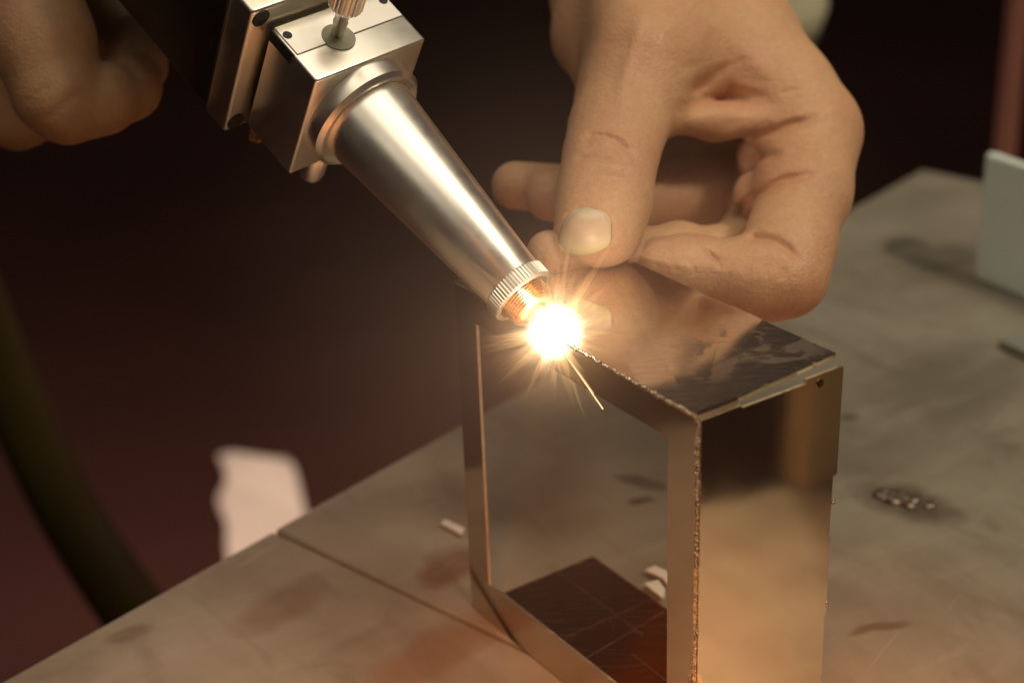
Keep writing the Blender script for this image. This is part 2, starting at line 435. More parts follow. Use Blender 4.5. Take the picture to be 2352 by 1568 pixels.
from_bm('drawer_edge', bm, M_black, gun)
for x, t_ in ((-.0165, A1 + .0165), (.0165, A1 + .0165)):
    bm = bmesh.new(); lathe(bm, [(.0013, -.01925), (.0013, -.0185)], 24, (x, 0, t_), 'y')
    from_bm('screw_hole', bm, M_black, lid)
bm = bmesh.new(); bm_box(bm, -.0252, .0252, -.0256, .0214, A1 + .0222, A1 + .0318, .0012, 3)
pl = from_bm('flange_plate', bm, M_block, gun, True, sharp=40)
for x, y in ((-.0218, -.0222), (-.0218, .0180), (.0218, -.0222), (.0218, .0180)):
    bm = bmesh.new(); lathe(bm, [(.0027, A1 + .0219), (.0027, A1 + .0260)], 28, (x, y, 0)); from_bm('bolt_hole', bm, M_black, pl)
bm = bmesh.new(); bm_box(bm, -.0246, .0246, -.0250, .0208, A1 + .0319, A1 + .20, .0015, 3)
from_bm('gun_body', bm, M_dark, gun, True, sharp=40)
# clamp knob on the drawer cover
bm = bmesh.new(); kx, kz = -.0035, A1 + .0115
lathe(bm, [(.0017, -.0190), (.0019, -.0225), (.0021, -.0235), (.0018, -.0248), (.0022, -.0268), (.0024, -.0290)], 40, (kx, 0, kz), 'y')
kn = from_bm('clamp_screw', bm, M_block, gun, True, sharp=35)
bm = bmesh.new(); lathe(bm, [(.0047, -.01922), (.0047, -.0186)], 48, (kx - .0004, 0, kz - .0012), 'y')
from_bm('disc_under_knob', bm, mat_satin('dull_disc', (.30, .29, .22), .5), kn)  # dull grey-green disc lying almost flush on the cover under the knob
bm = bmesh.new()
lathe(bm, [(.0030, -.0286), (.0044, -.0290), (.0048, -.0298), (.0048, -.0370), (.0040, -.0380)], 96, (kx, 0, kz), 'y', rad=lambda k: 1.0 if k % 4 < 2 else .93)
from_bm('knurled_knob', bm, M_alu, kn)
bm = bmesh.new(); lathe(bm, [(.0036, .0190), (.0038, .0196), (.0038, .0270), (.0032, .0292), (.0016, .0302)], 40, (-.0062, 0, A1 + .0036), 'y')
from_bm('bottom_peg', bm, M_alu, gun, True, sharp=40)
bm = bmesh.new(); lathe(bm, [(.0030, .0190), (.0030, .0215), (.0022, .0225)], 24, (-.012, 0, A1 + .006), 'y')
from_bm('bottom_screw', bm, M_copper, gun, True, sharp=40)
bm = bmesh.new(); lathe(bm, [(.0028, .0190), (.0028, .0235), (.0006, .0245)], 6, (-.016, 0, A1 + .0185), 'y')
from_bm('bottom_screw', bm, M_copper, gun)

# ------------------------------------------------------------------ hands: implicit bodies meshed as one surface
class Body:
    """smooth union of tapered limbs with elliptic sections; millimetres in the camera frame"""
    def __init__(s): s.core = []; s.limbs = []; s.creases = []; s.skip = []
    @staticmethod
    def P(u, v, z): return np.array([(u - CX) / FPX * z, (v - CY) / FPX * z, z], np.float32)
    @staticmethod
    def seg(p, a, b, ra, rb, flat=1.0, wd=None, cap=1.0):
        ab = b - a; L = np.linalg.norm(ab); ax = ab / L
        wd = np.array([1, 0, 0], np.float32) if wd is None else np.asarray(wd, np.float32)
        w = wd - ax * (wd @ ax); w /= np.linalg.norm(w); n = np.cross(ax, w)
        q = p - a; t = np.clip(q @ ax / L, 0, 1); q = q - t[:, None] * ab
        rw = ra + (rb - ra) * t; rt = rw * flat; rc = np.minimum(rw, rt) * cap
        x, y, z = (q @ w), (q @ n), (q @ ax)
        k0 = np.sqrt((x / rw) ** 2 + (y / rt) ** 2 + (z / rc) ** 2) + 1e-6
        k1 = np.sqrt((x / rw ** 2) ** 2 + (y / rt ** 2) ** 2 + (z / rc ** 2) ** 2) + 1e-6
        return k0 * (k0 - 1) / k1
    @staticmethod
    def smin(a, b, k):
        h = np.clip(.5 + .5 * (b - a) / k, 0, 1)
        return b + (a - b) * h - k * h * (1 - h)
    def add(s, pts, k=4.0, flat=1.0, wd=None, blend=7.0, core=False, cap=1.0):
        """pts: (u, v, depth mm, radius mm) down one limb"""
        segs = [(s.P(*p[:3]), s.P(*q[:3]), p[3], q[3]) for p, q in zip(pts, pts[1:])]
        (s.core if core else s.limbs).append((segs, k, flat, wd, blend, cap))
    def chain(s, p, c):
        segs, k, flat, wd, blend, cap = c; d = None
        for a, b, ra, rb in segs:
            e = s.seg(p, a, b, ra, rb, flat, wd, cap); d = e if d is None else s.smin(d, e, k)
        return d
    def __call__(s, p):
        core = None
        for c in s.core:
            e = s.chain(p, c); core = e if core is None else s.smin(core, e, c[4])
        out = core
        for c in s.limbs:
            g = s.smin(core, s.chain(p, c), c[4]); out = s.smin(out, g, .9)
        if s.creases:
            u = p[:, 0] / p[:, 2] * FPX + CX; v = p[:, 1] / p[:, 2] * FPX + CY
            near = np.abs(out) < 4
            for pts, z0, z1, dep, wid in s.creases:
                m = near & (p[:, 2] > z0) & (p[:, 2] < z1)
                if not m.any(): continue
                uu, vv = u[m], v[m]; best = np.full(uu.shape, 1e9, np.float32); tt = np.zeros_like(best)
                n = len(pts) - 1
                for i, ((x0, y0), (x1, y1)) in enumerate(zip(pts, pts[1:])):
                    dx, dy = x1 - x0, y1 - y0; t = np.clip(((uu - x0) * dx + (vv - y0) * dy) / (dx * dx + dy * dy), 0, 1)
                    d = np.hypot(uu - x0 - t * dx, vv - y0 - t * dy); sel = d < best
                    best[sel] = d[sel]; tt[sel] = ((i + t) / n)[sel]
                mm = best / FPX * p[m, 2]
                fade = np.clip(np.minimum(tt, 1 - tt) * 4.5 + .08, 0, 1)
                out[m] += dep * fade * np.exp(-(mm / wid) ** 2)
        return out
    def mesh(s, lo, hi, h):
        lo = np.array(lo, np.float32); n = np.ceil((np.array(hi) - lo) / h / 4).astype(int) * 4
        cs = n // 4
        g = np.stack(np.meshgrid(*[np.arange(c) for c in cs], indexing='ij'), -1).reshape(-1, 3)
        dc = s((lo + (g * 4 + 1.5) * h).astype(np.float32)).reshape(cs)
        V = np.repeat(np.repeat(np.repeat(dc, 4, 0), 4, 1), 4, 2).astype(np.float32)
        act = np.abs(V) < h * 7
        idx = np.argwhere(act)
        out = np.empty(len(idx), np.float32)
        for k in range(0, len(idx), 400000):
            out[k:k + 400000] = s((lo + idx[k:k + 400000] * h).astype(np.float32))
        V[act] = out
        S = V < 0
        c = [S[i:S.shape[0] - 1 + i, j:S.shape[1] - 1 + j, k:S.shape[2] - 1 + k] for i in (0, 1) for j in (0, 1) for k in (0, 1)]
        cnt = sum(x.astype(np.int8) for x in c); surf = (cnt > 0) & (cnt < 8)
        cells = np.argwhere(surf); vid = np.full(surf.shape, -1, np.int64); vid[surf] = np.arange(len(cells))
        acc = np.zeros((len(cells), 3), np.float32); num = np.zeros(len(cells), np.float32)
        offs = [np.array(o) for o in np.ndindex(2, 2, 2)]
        for a in offs:
            for ax in range(3):
                if a[ax]: continue
                b = a.copy(); b[ax] = 1
                va = V[tuple((cells + a).T)]; vb = V[tuple((cells + b).T)]; m = (va < 0) != (vb < 0)
                t = np.where(m, va / np.where(m, va - vb, 1), 0)
                acc[m] += (a + (b - a) * t[:, None])[m]; num[m] += 1
        P = lo + (cells + acc / num[:, None]) * h
        F = []
        for ax in range(3):
            u, w = [(1, 2), (2, 0), (0, 1)][ax]
            sl0 = [slice(None)] * 3; sl1 = [slice(None)] * 3; sl0[ax] = slice(0, -1); sl1[ax] = slice(1, None)
            ch = S[tuple(sl0)] != S[tuple(sl1)]; e = np.argwhere(ch)
            e = e[(e[:, u] > 0) & (e[:, w] > 0) & (e[:, u] < surf.shape[u]) & (e[:, w] < surf.shape[w])]
            du = np.zeros(3, int); du[u] = 1; dw = np.zeros(3, int); dw[w] = 1
            q = np.stack([vid[tuple((e - du - dw).T)], vid[tuple((e - dw).T)], vid[tuple(e.T)], vid[tuple((e - du).T)]], 1)
            inside = S[tuple(e.T)]; q[~inside] = q[~inside][:, ::-1]
            F.append(q)
        F = np.concatenate(F); F = F[(F >= 0).all(1)]
        for _ in range(2):                                   # settle the vertices on the exact surface
            d = s(P.astype(np.float32)); gr = np.zeros_like(P)
            for i in range(3):
                q = P.copy(); q[:, i] += .25; gr[:, i] = (s(q.astype(np.float32)) - d) / .25
            gl = np.maximum(np.linalg.norm(gr, axis=1), .4)
            P = P - np.clip(d / gl, -h, h)[:, None] * gr / gl[:, None]
        return P, F
def add_body(name, P, F, mat, parent=None, sub=0):
    Wd = c2w(P / 1000.0)
    me = bpy.data.meshes.new(name); me.vertices.add(len(Wd)); me.vertices.foreach_set('co', Wd.astype(np.float32).ravel())
    me.loops.add(len(F) * 4); me.polygons.add(len(F)); me.loops.foreach_set('vertex_index', F.ravel().astype(np.int32))
    me.polygons.foreach_set('loop_start', np.arange(0, len(F) * 4, 4, dtype=np.int32)); me.polygons.foreach_set('use_smooth', np.ones(len(F), bool))
    me.update(calc_edges=True); me.validate()
    o = bpy.data.objects.new(name, me); col.objects.link(o); me.materials.append(mat)
    if parent: o.parent = parent
    return o
def flush(o, body, P, extra=()):
    cr, body.creases = body.creases, []; a = body(P.astype(np.float32)); body.creases = cr; b = body(P.astype(np.float32))
    f = np.clip((b - a) / 2.2, 0, .6)
    for (u, v, z, r, amt) in extra:
        f = np.maximum(f, amt * np.exp(-(np.linalg.norm(P - Body.P(u, v, z), axis=1) / r) ** 2))
    o.data.attributes.new('flush', 'FLOAT', 'POINT').data.foreach_set('value', f.astype(np.float32))

hand = Body()
# depth at which the thumb's pad rests on the top panel
def depth_at(u, v, z):
    return float((R @ (on_z(u, v, z) - CAM))[2]) * 1000
ZT = depth_at(1375, 528, H + .0102)
# back of the hand, wrist and ball of the thumb
hand.add([(1480, -330, 600, 30), (1500, -120, 575, 26)], core=True, blend=12, flat=.75)
hand.add([(1515, -140, 562, 23), (1698, 100, 540, 18.2), (1846, 288, 524, 14.8)], core=True, blend=10)
hand.add([(1520, -120, 570, 23), (1700, 105, 558, 17.5), (1824, 258, 545, 13.5)], core=True, blend=9)
hand.add([(1520, -120, 580, 21), (1660, 110, 574, 16), (1760, 240, 565, 13)], core=True, blend=9)
hand.add([(1500, -140, 585, 20), (1600, 80, 584, 16), (1690, 230, 578, 12)], core=True, blend=9)
hand.add([(1415, -200, 570, 22), (1378, -10, 552, 15.2), (1378, 80, 543, 14.4), (1402, 150, 532, 11.8), (1432, 205, 516, 9)], core=True, blend=8)
hand.add([(1520, -160, 560, 23), (1490, 20, 530, 20), (1472, 130, 508, 16.2)], core=True, blend=9)
hand.add([(1540, 120, 520, 16), (1680, 150, 530, 15), (1800, 215, 526, 13)], core=True, blend=9)
hand.add([(1540, 255, 508, 6.0), (1640, 272, 516, 5.8), (1740, 270, 518, 6.0), (1850, 285, 516, 6.5)], core=True, blend=5)
hand.add([(1600, 150, 560, 22), (1740, 330, 566, 15)], core=True, blend=6)
hand.add([(1530, 310, 588, 15), (1700, 370, 592, 15)], core=True, blend=6)
# thumb
hand.add([(1480, 105, ZT + 44, 16.0), (1440, 235, ZT + 25, 14.4), (1417, 300, ZT + 16, 13.2), (1401, 365, ZT + 8, 12.5), (1388, 450, ZT + 2, 12.6), (1375, 524, ZT - .5, 12.8)], k=6, flat=.86, blend=9, cap=1.02)
# index finger
hand.add([(1866, 310, 522, 15.2), (1842, 440, 508, 14.2), (1815, 560, 494, 12.6), (1802, 632, 488, 11.6), (1735, 640, 489, 11.6), (1645, 628, 491, 9.0), (1580, 616, 491, 9.0), (1512, 606, 492, 7.8)], k=5, blend=7)
hand.add([(1755, 360, 526, 8.6), (1850, 345, 516, 10.6)], k=4, blend=4)
hand.add([(1742, 448, 516, 7.8), (1840, 425, 506, 10.4)], k=4, blend=4)
# middle finger, lying behind the index and coming out under the thumb
hand.add([(1810, 270, 545, 13.3), (1760, 470, 535, 11), (1718, 555, 525, 9.6), (1645, 590, 512, 8.6), (1560, 574, 506, 7.9), (1420, 585, 494, 7.6), (1262, 582, 480, 6.6)], k=4, blend=6)
# ring and little finger tips behind the thumb
hand.add([(1770, 240, 565, 12.5), (1692, 412, 556, 12.2), (1605, 446, 545, 11.6), (1420, 466, 530, 9.2), (1262, 450, 518, 7.7)], k=4, blend=6)
hand.add([(1690, 220, 578, 11.5), (1600, 380, 576, 10.5), (1500, 430, 566, 9), (1330, 436, 550, 8.0), (1184, 426, 534, 7.6)], k=4, blend=6)
CR = hand.creases
CR += [([(1332, 322), (1362, 308), (1390, 310), (1426, 328), (1470, 378)], 425, 500, 0.87, 0.94),
       ([(1318, 366), (1346, 359), (1378, 362), (1442, 374)], 425, 500, 0.82, 0.94),
       ([(1330, 338), (1360, 332), (1400, 338), (1440, 358)], 425, 500, 0.34, 0.94),
       ([(1345, 347), (1385, 345), (1425, 362)], 425, 500, 0.29, 0.94),
       ([(1358, 384), (1398, 394), (1450, 397)], 425, 500, 0.70, 0.94),
       ([(1335, 406), (1390, 414), (1440, 412)], 425, 500, 0.26, 0.94),
       ([(1350, 430), (1390, 436), (1430, 432)], 425, 500, 0.18, 0.94),
       ([(1330, 285), (1380, 280), (1430, 296)], 425, 500, 0.18, 0.94),
       ([(1548, 256), (1600, 243), (1640, 232), (1672, 226), (1720, 236), (1800, 246)], 470, 560, 2.1, 2.7),
       ([(1572, 226), (1610, 196), (1638, 176), (1676, 148)], 470, 560, 1.0, 1.9),
       ([(1660, 200), (1710, 212), (1770, 224)], 470, 560, .8, 1.6),
       ([(1690, 316), (1740, 308), (1778, 300), (1818, 286), (1885, 270)], 470, 560, 1.9, 1.4),
       ([(1684, 500), (1705, 470), (1738, 444), (1798, 414), (1885, 398)], 470, 560, 1.9, 1.4),
       ([(1700, 372), (1740, 362), (1800, 352)], 470, 560, 1.2, 1.6),
       ([(1812, 346), (1850, 350), (1898, 358)], 470, 560, .7, .9),
       ([(1706, 551), (1745, 545), (1785, 555), (1808, 570), (1842, 606)], 460, 545, 1.7, 1.3),
       ([(1612, 566), (1636, 588), (1660, 618)], 460, 545, .9, .7),
       ([(1630, 580), (1650, 596), (1668, 600)], 460, 545, .5, .6),
       ([(1572, 586), (1590, 608), (1600, 632)], 460, 545, .3, .7),
       ([(1535, 590), (1550, 610), (1556, 630)], 460, 545, .2, .7),
       ([(1310, 226), (1322, 165), (1338, 110), (1368, 26)], 480, 575, .5, 2.0)]
for k in range(16):                                        # fine wrinkles over the thumb joint
    y = 296 + k * 8.5 + random.uniform(-3, 3); x0 = 1318 - (y - 300) * .12 + random.uniform(0, 30); x1 = 1475 - (y - 300) * .05 - random.uniform(0, 45)
    b_ = random.uniform(-9, -2) if k < 8 else random.uniform(0, 7)
    CR.append(([(x0, y), (x0 * .66 + x1 * .34, y + b_), (x0 * .33 + x1 * .67, y + b_ + 3), (x1, y + 10)], 425, 500, random.uniform(.12, .26), .7))
for k in range(14):                                        # and over the index finger and the web
    x = random.uniform(1560, 1800); y = random.uniform(590, 640)
    CR.append(([(x, y - 16), (x + random.uniform(4, 12), y), (x + random.uniform(-2, 10), y + 18)], 460, 545, random.uniform(.10, .25), .7))
for k in range(12):
    x = random.uniform(1600, 1840); y = random.uniform(120, 340)
    CR.append(([(x, y), (x + 22, y - 8 + random.uniform(-6, 6)), (x + 50, y - 10 + random.uniform(-8, 8))], 470, 560, random.uniform(.12, .30), .9))
CR += [([(1480, 20), (1462, 90), (1440, 170), (1424, 260)], 430, 560, -.9, 2.6), ([(1610, 10), (1700, 110), (1790, 200)], 470, 570, -.8, 3.0), ([(1545, 60), (1575, 130), (1590, 170)], 450, 560, .6, 3.5)]
# bed of the thumbnail and the fold round it
CR += [([(1276, 574), (1284, 535), (1304, 500), (1330, 480), (1356, 476), (1386, 486), (1406, 516), (1412, 556)], 425, 500, .55, .75)]
P, F = hand.mesh((-14, -172, 425), (118, 2, 606), .62)
hand_o = add_body('hand', P, F, M_skin)
flush(hand_o, hand, P, [(1400, 355, ZT, 13, .45), (1375, 600, ZT - 8, 9, .5), (1660, 240, 520, 16, .7), (1780, 380, 505, 18, .4), (1860, 690, 480, 14, .6), (1450, 110, 495, 14, .4), (1180, 470, 530, 8, .6), (1255, 490, 512, 8, .6)])
tag(hand_o, 'bare hand pressing its thumb on the polished metal top beside the weld', 'hand')

# thumbnail: a curved plate laid on the thumb
def trace(body, u, v, z0, z1=None):
    d = np.stack([(u - CX) / FPX, (v - CY) / FPX, np.ones_like(u)], 1); z = np.full(u.shape, z0, np.float32)
    for _ in range(40):
        z = z + body((d * z[:, None]).astype(np.float32)) * .7
    return d * z[:, None]
tn = NT('thumbnail'); uvn = tn.n('ShaderNodeAttribute', attribute_name='nail'); sx = tn.n('ShaderNodeSeparateXYZ'); tn.l(uvn.outputs['Vector'], sx.inputs[0])
r2 = tn.math('ADD', tn.math('MULTIPLY', sx.outputs[0], tn.math('MULTIPLY', sx.outputs[0], .10)), sx.outputs[1])
nc = tn.ramp(r2, [(.0, (.58, .46, .33)), (.18, (.64, .51, .37)), (.28, (.60, .40, .28)), (.62, (.63, .44, .30)), (.86, (.68, .54, .34)), (.97, (.60, .49, .27))])
tn.bump(tn.noise(tn.coords((1, 1, 1)), 420, 3, .6), .25, .0003)
tn.set(Base_Color=nc, Roughness=.42, Specular_IOR_Level=.5, Subsurface_Weight=.1, Subsurface_Scale=.002)
gx, gy = 29, 29; uu, vv, at = [], [], []
for j in range(gy):
    t = j / (gy - 1)
    half = math.sqrt(max(0.0, 1 - (1 - min(1.0, t / .46)) ** 2.3)) * .96 + .04
    if t > .80: half *= 1 - .16 * ((t - .80) / .20) ** 2
    cxm = 1354 + (1341 - 1354) * t; hw = (52 + 10 * t) * half
    for i in range(gx):
        s_ = -1 + 2 * i / (gx - 1)
        uu.append(cxm + s_ * hw); vv.append(478 + 106 * t + 8 * s_ * (.2 - t * .6) - 13 * t * s_ * s_); at.append((s_, t, 0))
Q = trace(hand, np.array(uu, np.float32), np.array(vv, np.float32), 425.0)
lift = np.array([.55 * (1 - abs(a[0]) ** 3) * min(1.0, .25 + 2.2 * a[1]) - .12 + .12 * max(0, a[1] - .8) for a in at])
Q = Q - lift[:, None] * Q / np.linalg.norm(Q, axis=1)[:, None]
Q[:, 2] = Q[:, 2].astype(float)
fc = [(j * gx + i, j * gx + i + 1, (j + 1) * gx + i + 1, (j + 1) * gx + i) for j in range(gy - 1) for i in range(gx - 1)]
nail = link('thumbnail', c2w(Q / 1000), fc, tn.m, hand_o, True)
ca = nail.data.attributes.new('nail', 'FLOAT_VECTOR', 'POINT'); ca.data.foreach_set('vector', np.array(at, np.float32).ravel())
so = nail.modifiers.new('thick', 'SOLIDIFY'); so.thickness = .0005; so.offset = 0
nail['label'] = 'pale thumbnail with a yellowish free edge'

# the other hand, behind the gun
h2 = Body()
h2.add([(-2, -236, 515, 17), (48, -76, 508, 15.5), (98, 94, 505, 14.5), (130, 209, 504, 12.6)], core=True, blend=5, k=5)
h2.add([(130, 209, 504, 12.6), (153, 240, 506, 10.8), (233, 229, 511, 9.6), (294, 202, 520, 9.0), (316, 149, 530, 8.2), (308, 94, 540, 8)], core=True, blend=3, k=4)
h2.add([(-62, -276, 530, 17), (38, -176, 545, 16), (218, 44, 550, 9.5), (278, 104, 545, 8.6), (308, 44, 556, 8.4)], blend=2, k=4)
h2.add([(-142, -96, 540, 15), (-62, 134, 545, 12), (38, 269, 550, 10), (178, 234, 560, 9)], blend=2, k=4)
h2.creases += [([(48, 246), (88, 209), (123, 196)], 470, 530, .5, 1.0), ([(88, 284), (138, 246), (183, 209)], 470, 530, .5, 1.2), ([(243, 129), (288, 144), (328, 189)], 480, 545, .9, 1.3)]
P, F = h2.mesh((-185, -165, 470), (-70, -25, 590), 1.3)
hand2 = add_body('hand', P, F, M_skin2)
tag(hand2, 'blurred fist gripping the dark body of the welding gun', 'hand')

# ------------------------------------------------------------------ weld flash, sparks and fumes
flash = empty('weld_flash', Matrix.Translation(Vector(PW)), 'blinding white welding flash with orange rays at the nozzle tip', 'welding flash')
te = NT('molten_pool'); te.t.nodes.remove(te.b); em = te.n('ShaderNodeEmission'); em.inputs[0].default_value = (1, .82, .5, 1); em.inputs[1].default_value = 12
te.l(em.outputs[0], te.out.inputs['Surface'])
bm = bmesh.new(); bmesh.ops.create_icosphere(bm, subdivisions=3, radius=.0024, matrix=Matrix.Translation((0, 0, -.0004)))
from_bm('molten_pool', bm, te.m, flash, True)
tv = NT('plasma_corona'); tv.t.nodes.remove(tv.b)
tc = tv.n('ShaderNodeTexCoord'); ln = tv.n('ShaderNodeVectorMath', operation='LENGTH'); tv.l(tc.outputs['Object'], ln.inputs[0])
RC = .030
nrm = tv.n('ShaderNodeVectorMath', operation='NORMALIZE'); tv.l(tc.outputs['Object'], nrm.inputs[0])
rn = tv.math('DIVIDE', ln.outputs['Value'], RC)
rn = tv.math('MULTIPLY', rn, tv.math('ADD', .72, tv.math('MULTIPLY', tv.noise(nrm.outputs[0], 2.6, 4, .7), .56)))
ray = tv.noise(nrm.outputs[0], 7.5, 3, .6); ray = tv.ramp(ray, [(.40, 0.12), (.68, 1.0)]); ray = tv.math('POWER', ray, 1.6)
core = tv.math('POWER', tv.math('SUBTRACT', 1.0, tv.math('DIVIDE', rn, .265), True), 0.9)
hal = tv.math('POWER', tv.math('SUBTRACT', 1.0, rn, True), 3.2)
s1 = tv.math('MULTIPLY', core, 620.0); s2 = tv.math('MULTIPLY', tv.math('MULTIPLY', hal, tv.math('ADD', tv.math('MULTIPLY', ray, 1.0), .14)), 100.0)
em = tv.n('ShaderNodeEmission'); tv.l(tv.ramp(rn, [(.20, (1, .92, .76)), (.40, (1, .62, .26)), (.8, (1, .40, .14))]), em.inputs[0])
tv.l(tv.math('ADD', s1, s2), em.inputs[1]); tv.l(em.outputs[0], tv.out.inputs['Volume'])
bm = bmesh.new(); bmesh.ops.create_icosphere(bm, subdivisions=4, radius=RC); from_bm('plasma_corona', bm, tv.m, flash, True)
# needles of light thrown out by the arc
tr = NT('arc_rays'); tr.t.nodes.remove(tr.b); at_ = tr.n('ShaderNodeAttribute', attribute_name='fade'); em = tr.n('ShaderNodeEmission'); em.inputs[0].default_value = (1, .55, .22, 1)
tr.l(tr.math('MULTIPLY', tr.math('POWER', at_.outputs['Fac'], 1.7), .17), em.inputs[1]); tp = tr.n('ShaderNodeBsdfTransparent'); ad = tr.n('ShaderNodeAddShader')
tr.l(em.outputs[0], ad.inputs[0]); tr.l(tp.outputs[0], ad.inputs[1]); tr.l(ad.outputs[0], tr.out.inputs['Surface'])
V, F, fd = [], [], []
for k in range(300):
    d = Vector(rng.normal(size=3)).normalized(); L = .0085 + .0055 * rng.exponential() ** 1.3; L = min(L, .036)
    u = d.orthogonal().normalized(); w = d.cross(u); b0_ = len(V); wd_ = .0006 + .0009 * random.random()
    for t, rr in ((.004, wd_ * 1.2), (.5 * L + .002, wd_ * .7)):
        for q_ in range(5):
            a_ = q_ * 2 * math.pi / 5; V.append(d * t + (u * math.cos(a_) + w * math.sin(a_)) * rr); fd.append(1.0 if t == .004 else .55)
    V.append(d * L); fd.append(0.0)
    for q_ in range(5):
        F.append((b0_ + q_, b0_ + (q_ + 1) % 5, b0_ + 5 + (q_ + 1) % 5, b0_ + 5 + q_)); F.append((b0_ + 5 + q_, b0_ + 5 + (q_ + 1) % 5, b0_ + 10))
ro = link('arc_rays', V, F, tr.m, flash, kind='stuff')
ro.data.attributes.new('fade', 'FLOAT', 'POINT').data.foreach_set('value', np.array(fd, np.float32))
pl_ = bpy.data.lights.new('weld_light', 'POINT'); pl_.energy = 0.065; pl_.color = (1, .78, .56); pl_.shadow_soft_size = .003
plo = bpy.data.objects.new('weld_light', pl_); col.objects.link(plo); plo.location = Vector(PW) + Vector((-.004, -.001, .0065))
ts = NT('spark'); ts.t.nodes.remove(ts.b); em = ts.n('ShaderNodeEmission'); em.inputs[0].default_value = (1, .62, .30, 1); em.inputs[1].default_value = 2.6
ts.l(em.outputs[0], ts.out.inputs['Surface'])
def on_x(u, v, x):
    d = np.array([(u - CX) / FPX, (v - CY) / FPX, 1.0]) @ R
    return CAM + d * ((x - CAM[0]) / d[0])
a, b = on_x(1296, 812, -.00018), on_x(1385, 939, -.00018)
V, F = tube([a, a * .5 + b * .5 + np.array([0, 0, .0001]), b], [.00006, .00009, .00012], 8)
tag(link('spark', V, F, ts.m), 'thin glowing spark shooting down from the weld flash', 'spark')

tsm = NT('welding_fumes'); tsm.t.nodes.remove(tsm.b); vs = tsm.n('ShaderNodeVolumeScatter'); vs.inputs['Color'].default_value = (1, .74, .62, 1)
tc = tsm.n('ShaderNodeTexCoord'); ln = tsm.n('ShaderNodeVectorMath', operation='LENGTH'); tsm.l(tc.outputs['Object'], ln.inputs[0])
RF = .11
den = tsm.math('POWER', tsm.math('SUBTRACT', 1.0, tsm.math('DIVIDE', ln.outputs['Value'], RF), True), 2.0)
tsm.l(tsm.math('MULTIPLY', den, 2.4), vs.inputs['Density']); tsm.l(vs.outputs[0], tsm.out.inputs['Volume'])
bm = bmesh.new(); bmesh.ops.create_icosphere(bm, subdivisions=4, radius=RF); fm = from_bm('welding_fumes', bm, tsm.m, None, True)
fm.location = Vector(PW)
fm['kind'] = 'stuff'; fm['label'] = 'thin warm fumes hanging round the weld'; fm['category'] = 'fumes'

# ------------------------------------------------------------------ things on and beyond the table
M_paper = mat_plain('white_paper', (.80, .74, .68), .8, 0, .06, 14, .2, .004)
# torn white sheet lying on the floor beyond the bench
out = [(503, 1048), (530, 1042), (560, 1044), (610, 1052), (660, 1056), (676, 1075), (690, 1120), (702, 1185), (705, 1300), (525, 1300), (518, 1250), (522, 1205), (508, 1180), (500, 1150), (510, 1125), (522, 1105), (514, 1075)]
q = [on_z(u, v, FZ + .004 + .02 * random.random()) for u, v in out]; nf = np.array([0, 0, .002])
V = q + [p + nf for p in q]; n = len(q)
paper = link('torn_paper', V, [tuple(range(n)), tuple(range(2 * n - 1, n - 1, -1))] + [(i, i + n, (i + 1) % n + n, (i + 1) % n) for i in range(n)], M_paper)
tag(paper, 'bright torn white paper sheet on the dark floor beyond the bench', 'paper')
M_hose = mat_plain('ochre_hose', (.026, .017, .004), .9, 0, .3, 9)
cp = [(-120, 520, 1.05), (-30, 760, 1.03), (60, 980, 1.0), (160, 1180, .97), (290, 1380, .93), (420, 1540, .90)]
pts = [px(u, v, d) for u, v, d in cp]
def catmull(P, m=10):
    P = [np.array(p) for p in P]; out = []
    for i in range(len(P) - 1):
        p0, p1, p2, p3 = P[max(i - 1, 0)], P[i], P[i + 1], P[min(i + 2, len(P) - 1)]
        for k in range(m):
            t = k / m; out.append(.5 * (2 * p1 + (p2 - p0) * t + (2 * p0 - 5 * p1 + 4 * p2 - p3) * t * t + (3 * p1 - p0 - 3 * p2 + p3) * t ** 3))
    return out + [P[-1]]
M_hose.node_tree.nodes['Principled BSDF'].inputs['Specular IOR Level'].default_value = .05
cv = catmull(pts); V, F = tube(cv, [.018] * len(cv), 20)
tag(link('hose', V, F, M_hose, None, True), 'thick blurred ochre hose hanging beside the bench', 'hose')
# pale box at the rear right of the bench
M_pale = mat_plain('pale_box_card', (.72, .82, .78), .6, 0, .06, 20)
b0 = on_z(2238, 640); zt = .112
bx = empty('upright_panel', Matrix.Translation((b0[0], b0[1], 0)), 'pale blue-grey panel standing upright on the rear of the bench', 'panel')
ax1 = (on_z(2352, 688) - b0)[:2]; ax1 /= np.linalg.norm(ax1); ax2 = np.array([-ax1[1], ax1[0]])
hb = 0.001
def find_h(u, v, p):
    lo_, hi_ = 0.0, .4
    for _ in range(40):
        m_ = (lo_ + hi_) / 2; q = R @ (np.array([p[0], p[1], m_]) - CAM)
        if q[1] / q[2] * FPX + CY > v: lo_ = m_
        else: hi_ = m_
    return lo_
zt = find_h(2240, 352, b0)
def obox(name, x0, x1, y0, y1, z0, z1, mat, parent, bev=.001):
    bm = bmesh.new(); bm_box(bm, x0, x1, y0, y1, z0, z1, bev)
    for vv in bm.verts:
        p = ax1 * vv.co.x + ax2 * vv.co.y; vv.co.x, vv.co.y = p[0], p[1]
    return from_bm(name, bm, mat, parent)
obox('board', 0, .09, 0, .005, .0005, zt, M_pale, bx)
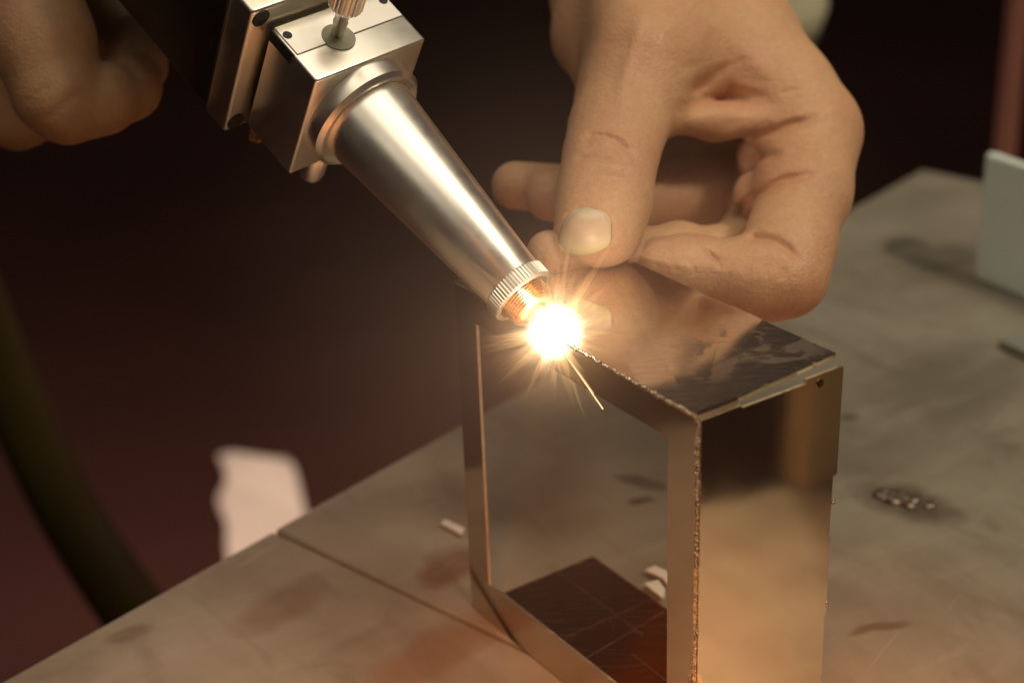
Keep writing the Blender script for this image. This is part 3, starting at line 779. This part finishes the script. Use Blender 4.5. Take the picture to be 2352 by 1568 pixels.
# dark red cylinder behind the box
M_red = mat_plain('red_paint', (.06, .006, .006), .32, 0, .2, 12)
M_pink = mat_plain('worn_red_edge', (.30, .12, .09), .5, 0, .25, 16)
pr = px(2350, 300, 1.02)
rod = empty('red_post', Matrix.Translation((pr[0], pr[1], FZ)), 'dark red upright post with a worn pink edge behind the pale panel', 'post')
bm = bmesh.new(); bm_box(bm, -.0035, .05, -.008, .008, 0, 1.35, .003); from_bm('post_body', bm, M_red, rod)
bm = bmesh.new(); bm_box(bm, -.015, -.004, -.006, .009, 0, 1.35, .002); from_bm('edge_strip', bm, M_pink, rod)
rod.rotation_euler = (0, 0, math.atan2(R[0][1], R[0][0])); 
# pale thing behind the hand
M_pal2 = mat_plain('pale_cloth', (.75, .72, .52), .8, 0, .15, 20)
pc = px(1800, -8, .98)
bm = bmesh.new(); lathe(bm, [(.012, -.030), (.020, -.026), (.026, -.006), (.024, .03), (.02, .10), (.018, .16)], 32)
cup = from_bm('pale_bottle', bm, M_pal2, None, True); cup.location = pc
tag(cup, 'pale blurred bottle in the dark behind the wrist', 'bottle')
# thin plate lying at the right of the bench
p0 = on_z(2292, 800); bm = bmesh.new(); bm_box(bm, 0, .10, -.0, .06, .0006, .004, .0006)
for vv in bm.verts:
    p = ax1 * vv.co.x + ax2 * vv.co.y; vv.co.x, vv.co.y = p[0] + p0[0], p[1] + p0[1]
tag(from_bm('metal_plate', bm, mat_plain('grey_plate', (.30, .31, .27), .45, .4), None), 'thin grey metal plate lying flat on the bench before the pale panel', 'plate')
# weld spatter burnt onto the bench
def lump(name, u, v, n, spread, r, mat, label, cat, ang=0.0, fl=.6):
    c = on_z(u, v); bm = bmesh.new()
    for k in range(n):
        a = random.gauss(0, spread); b = random.gauss(0, spread * .3)
        s = r * random.uniform(.5, 1.2)
        m = Matrix.Translation((c[0] + a * math.cos(ang) - b * math.sin(ang), c[1] + a * math.sin(ang) + b * math.cos(ang), s * fl * .6)) @ Matrix.Rotation(random.uniform(0, 3), 4, 'Z') @ Matrix.Diagonal((s, s * .7, s * fl, 1))
        bmesh.ops.create_icosphere(bm, subdivisions=2, radius=1, matrix=m)
    return tag(from_bm(name, bm, mat, None, True), label, cat)
M_spat = mat_plain('spatter_metal', (.34, .29, .23), .40, 1.0, .5, 260, .8, .001)
lump('weld_spatter', 2085, 1153, 22, .0060, .0026, M_spat, 'lumpy burnt weld spatter on the bench right of the frame', 'spatter', -1.15, .35)
M_foil = mat_plain('bright_foil', (.86, .84, .78), .30, 0.25, .1, 80, .5, .001)
def shard(name, pl, label, t=.0006, z=.0008, tilt=.25):
    P3 = [on_z(u, v, z) for u, v in pl]; c = sum(P3) / len(P3)
    V = [(p[0], p[1], z + tilt * (p[0] - c[0]) * .6 + abs(tilt) * .004) for p in P3]; n = len(V)
    V += [(x, y, zz + t) for x, y, zz in V]
    return tag(link(name, V, [tuple(range(n))[::-1], tuple(range(n, 2 * n))] + [(i, (i + 1) % n, (i + 1) % n + n, i + n) for i in range(n)], M_foil), label, 'scrap')
shard('foil_scrap', [(1480, 1352), (1512, 1338), (1528, 1362), (1525, 1388)], 'bright triangular foil scrap behind the right upright of the frame', tilt=-.3)
shard('foil_scrap', [(1482, 1318), (1504, 1312), (1540, 1330), (1545, 1362), (1520, 1336)], 'small bent bright scrap just behind the triangular foil scrap', tilt=.35)
shard('foil_scrap', [(1012, 1206), (1024, 1200), (1068, 1222), (1062, 1234)], 'white metal sliver on the bench beside the left upright of the frame', tilt=.2)
# brown board on the bench's near side: seen only as a strip mirrored in the side panel
M_card = mat_plain('brown_board', (.55, .46, .30), .7, 0, .12, 30)
bm = bmesh.new(); bm_box(bm, .129, .30, -.104, -.094, .0005, .13, .001)
brd = from_bm('brown_board', bm, M_card, None); tag(brd, 'brown board mirrored as a light strip in the side of the frame', 'board')
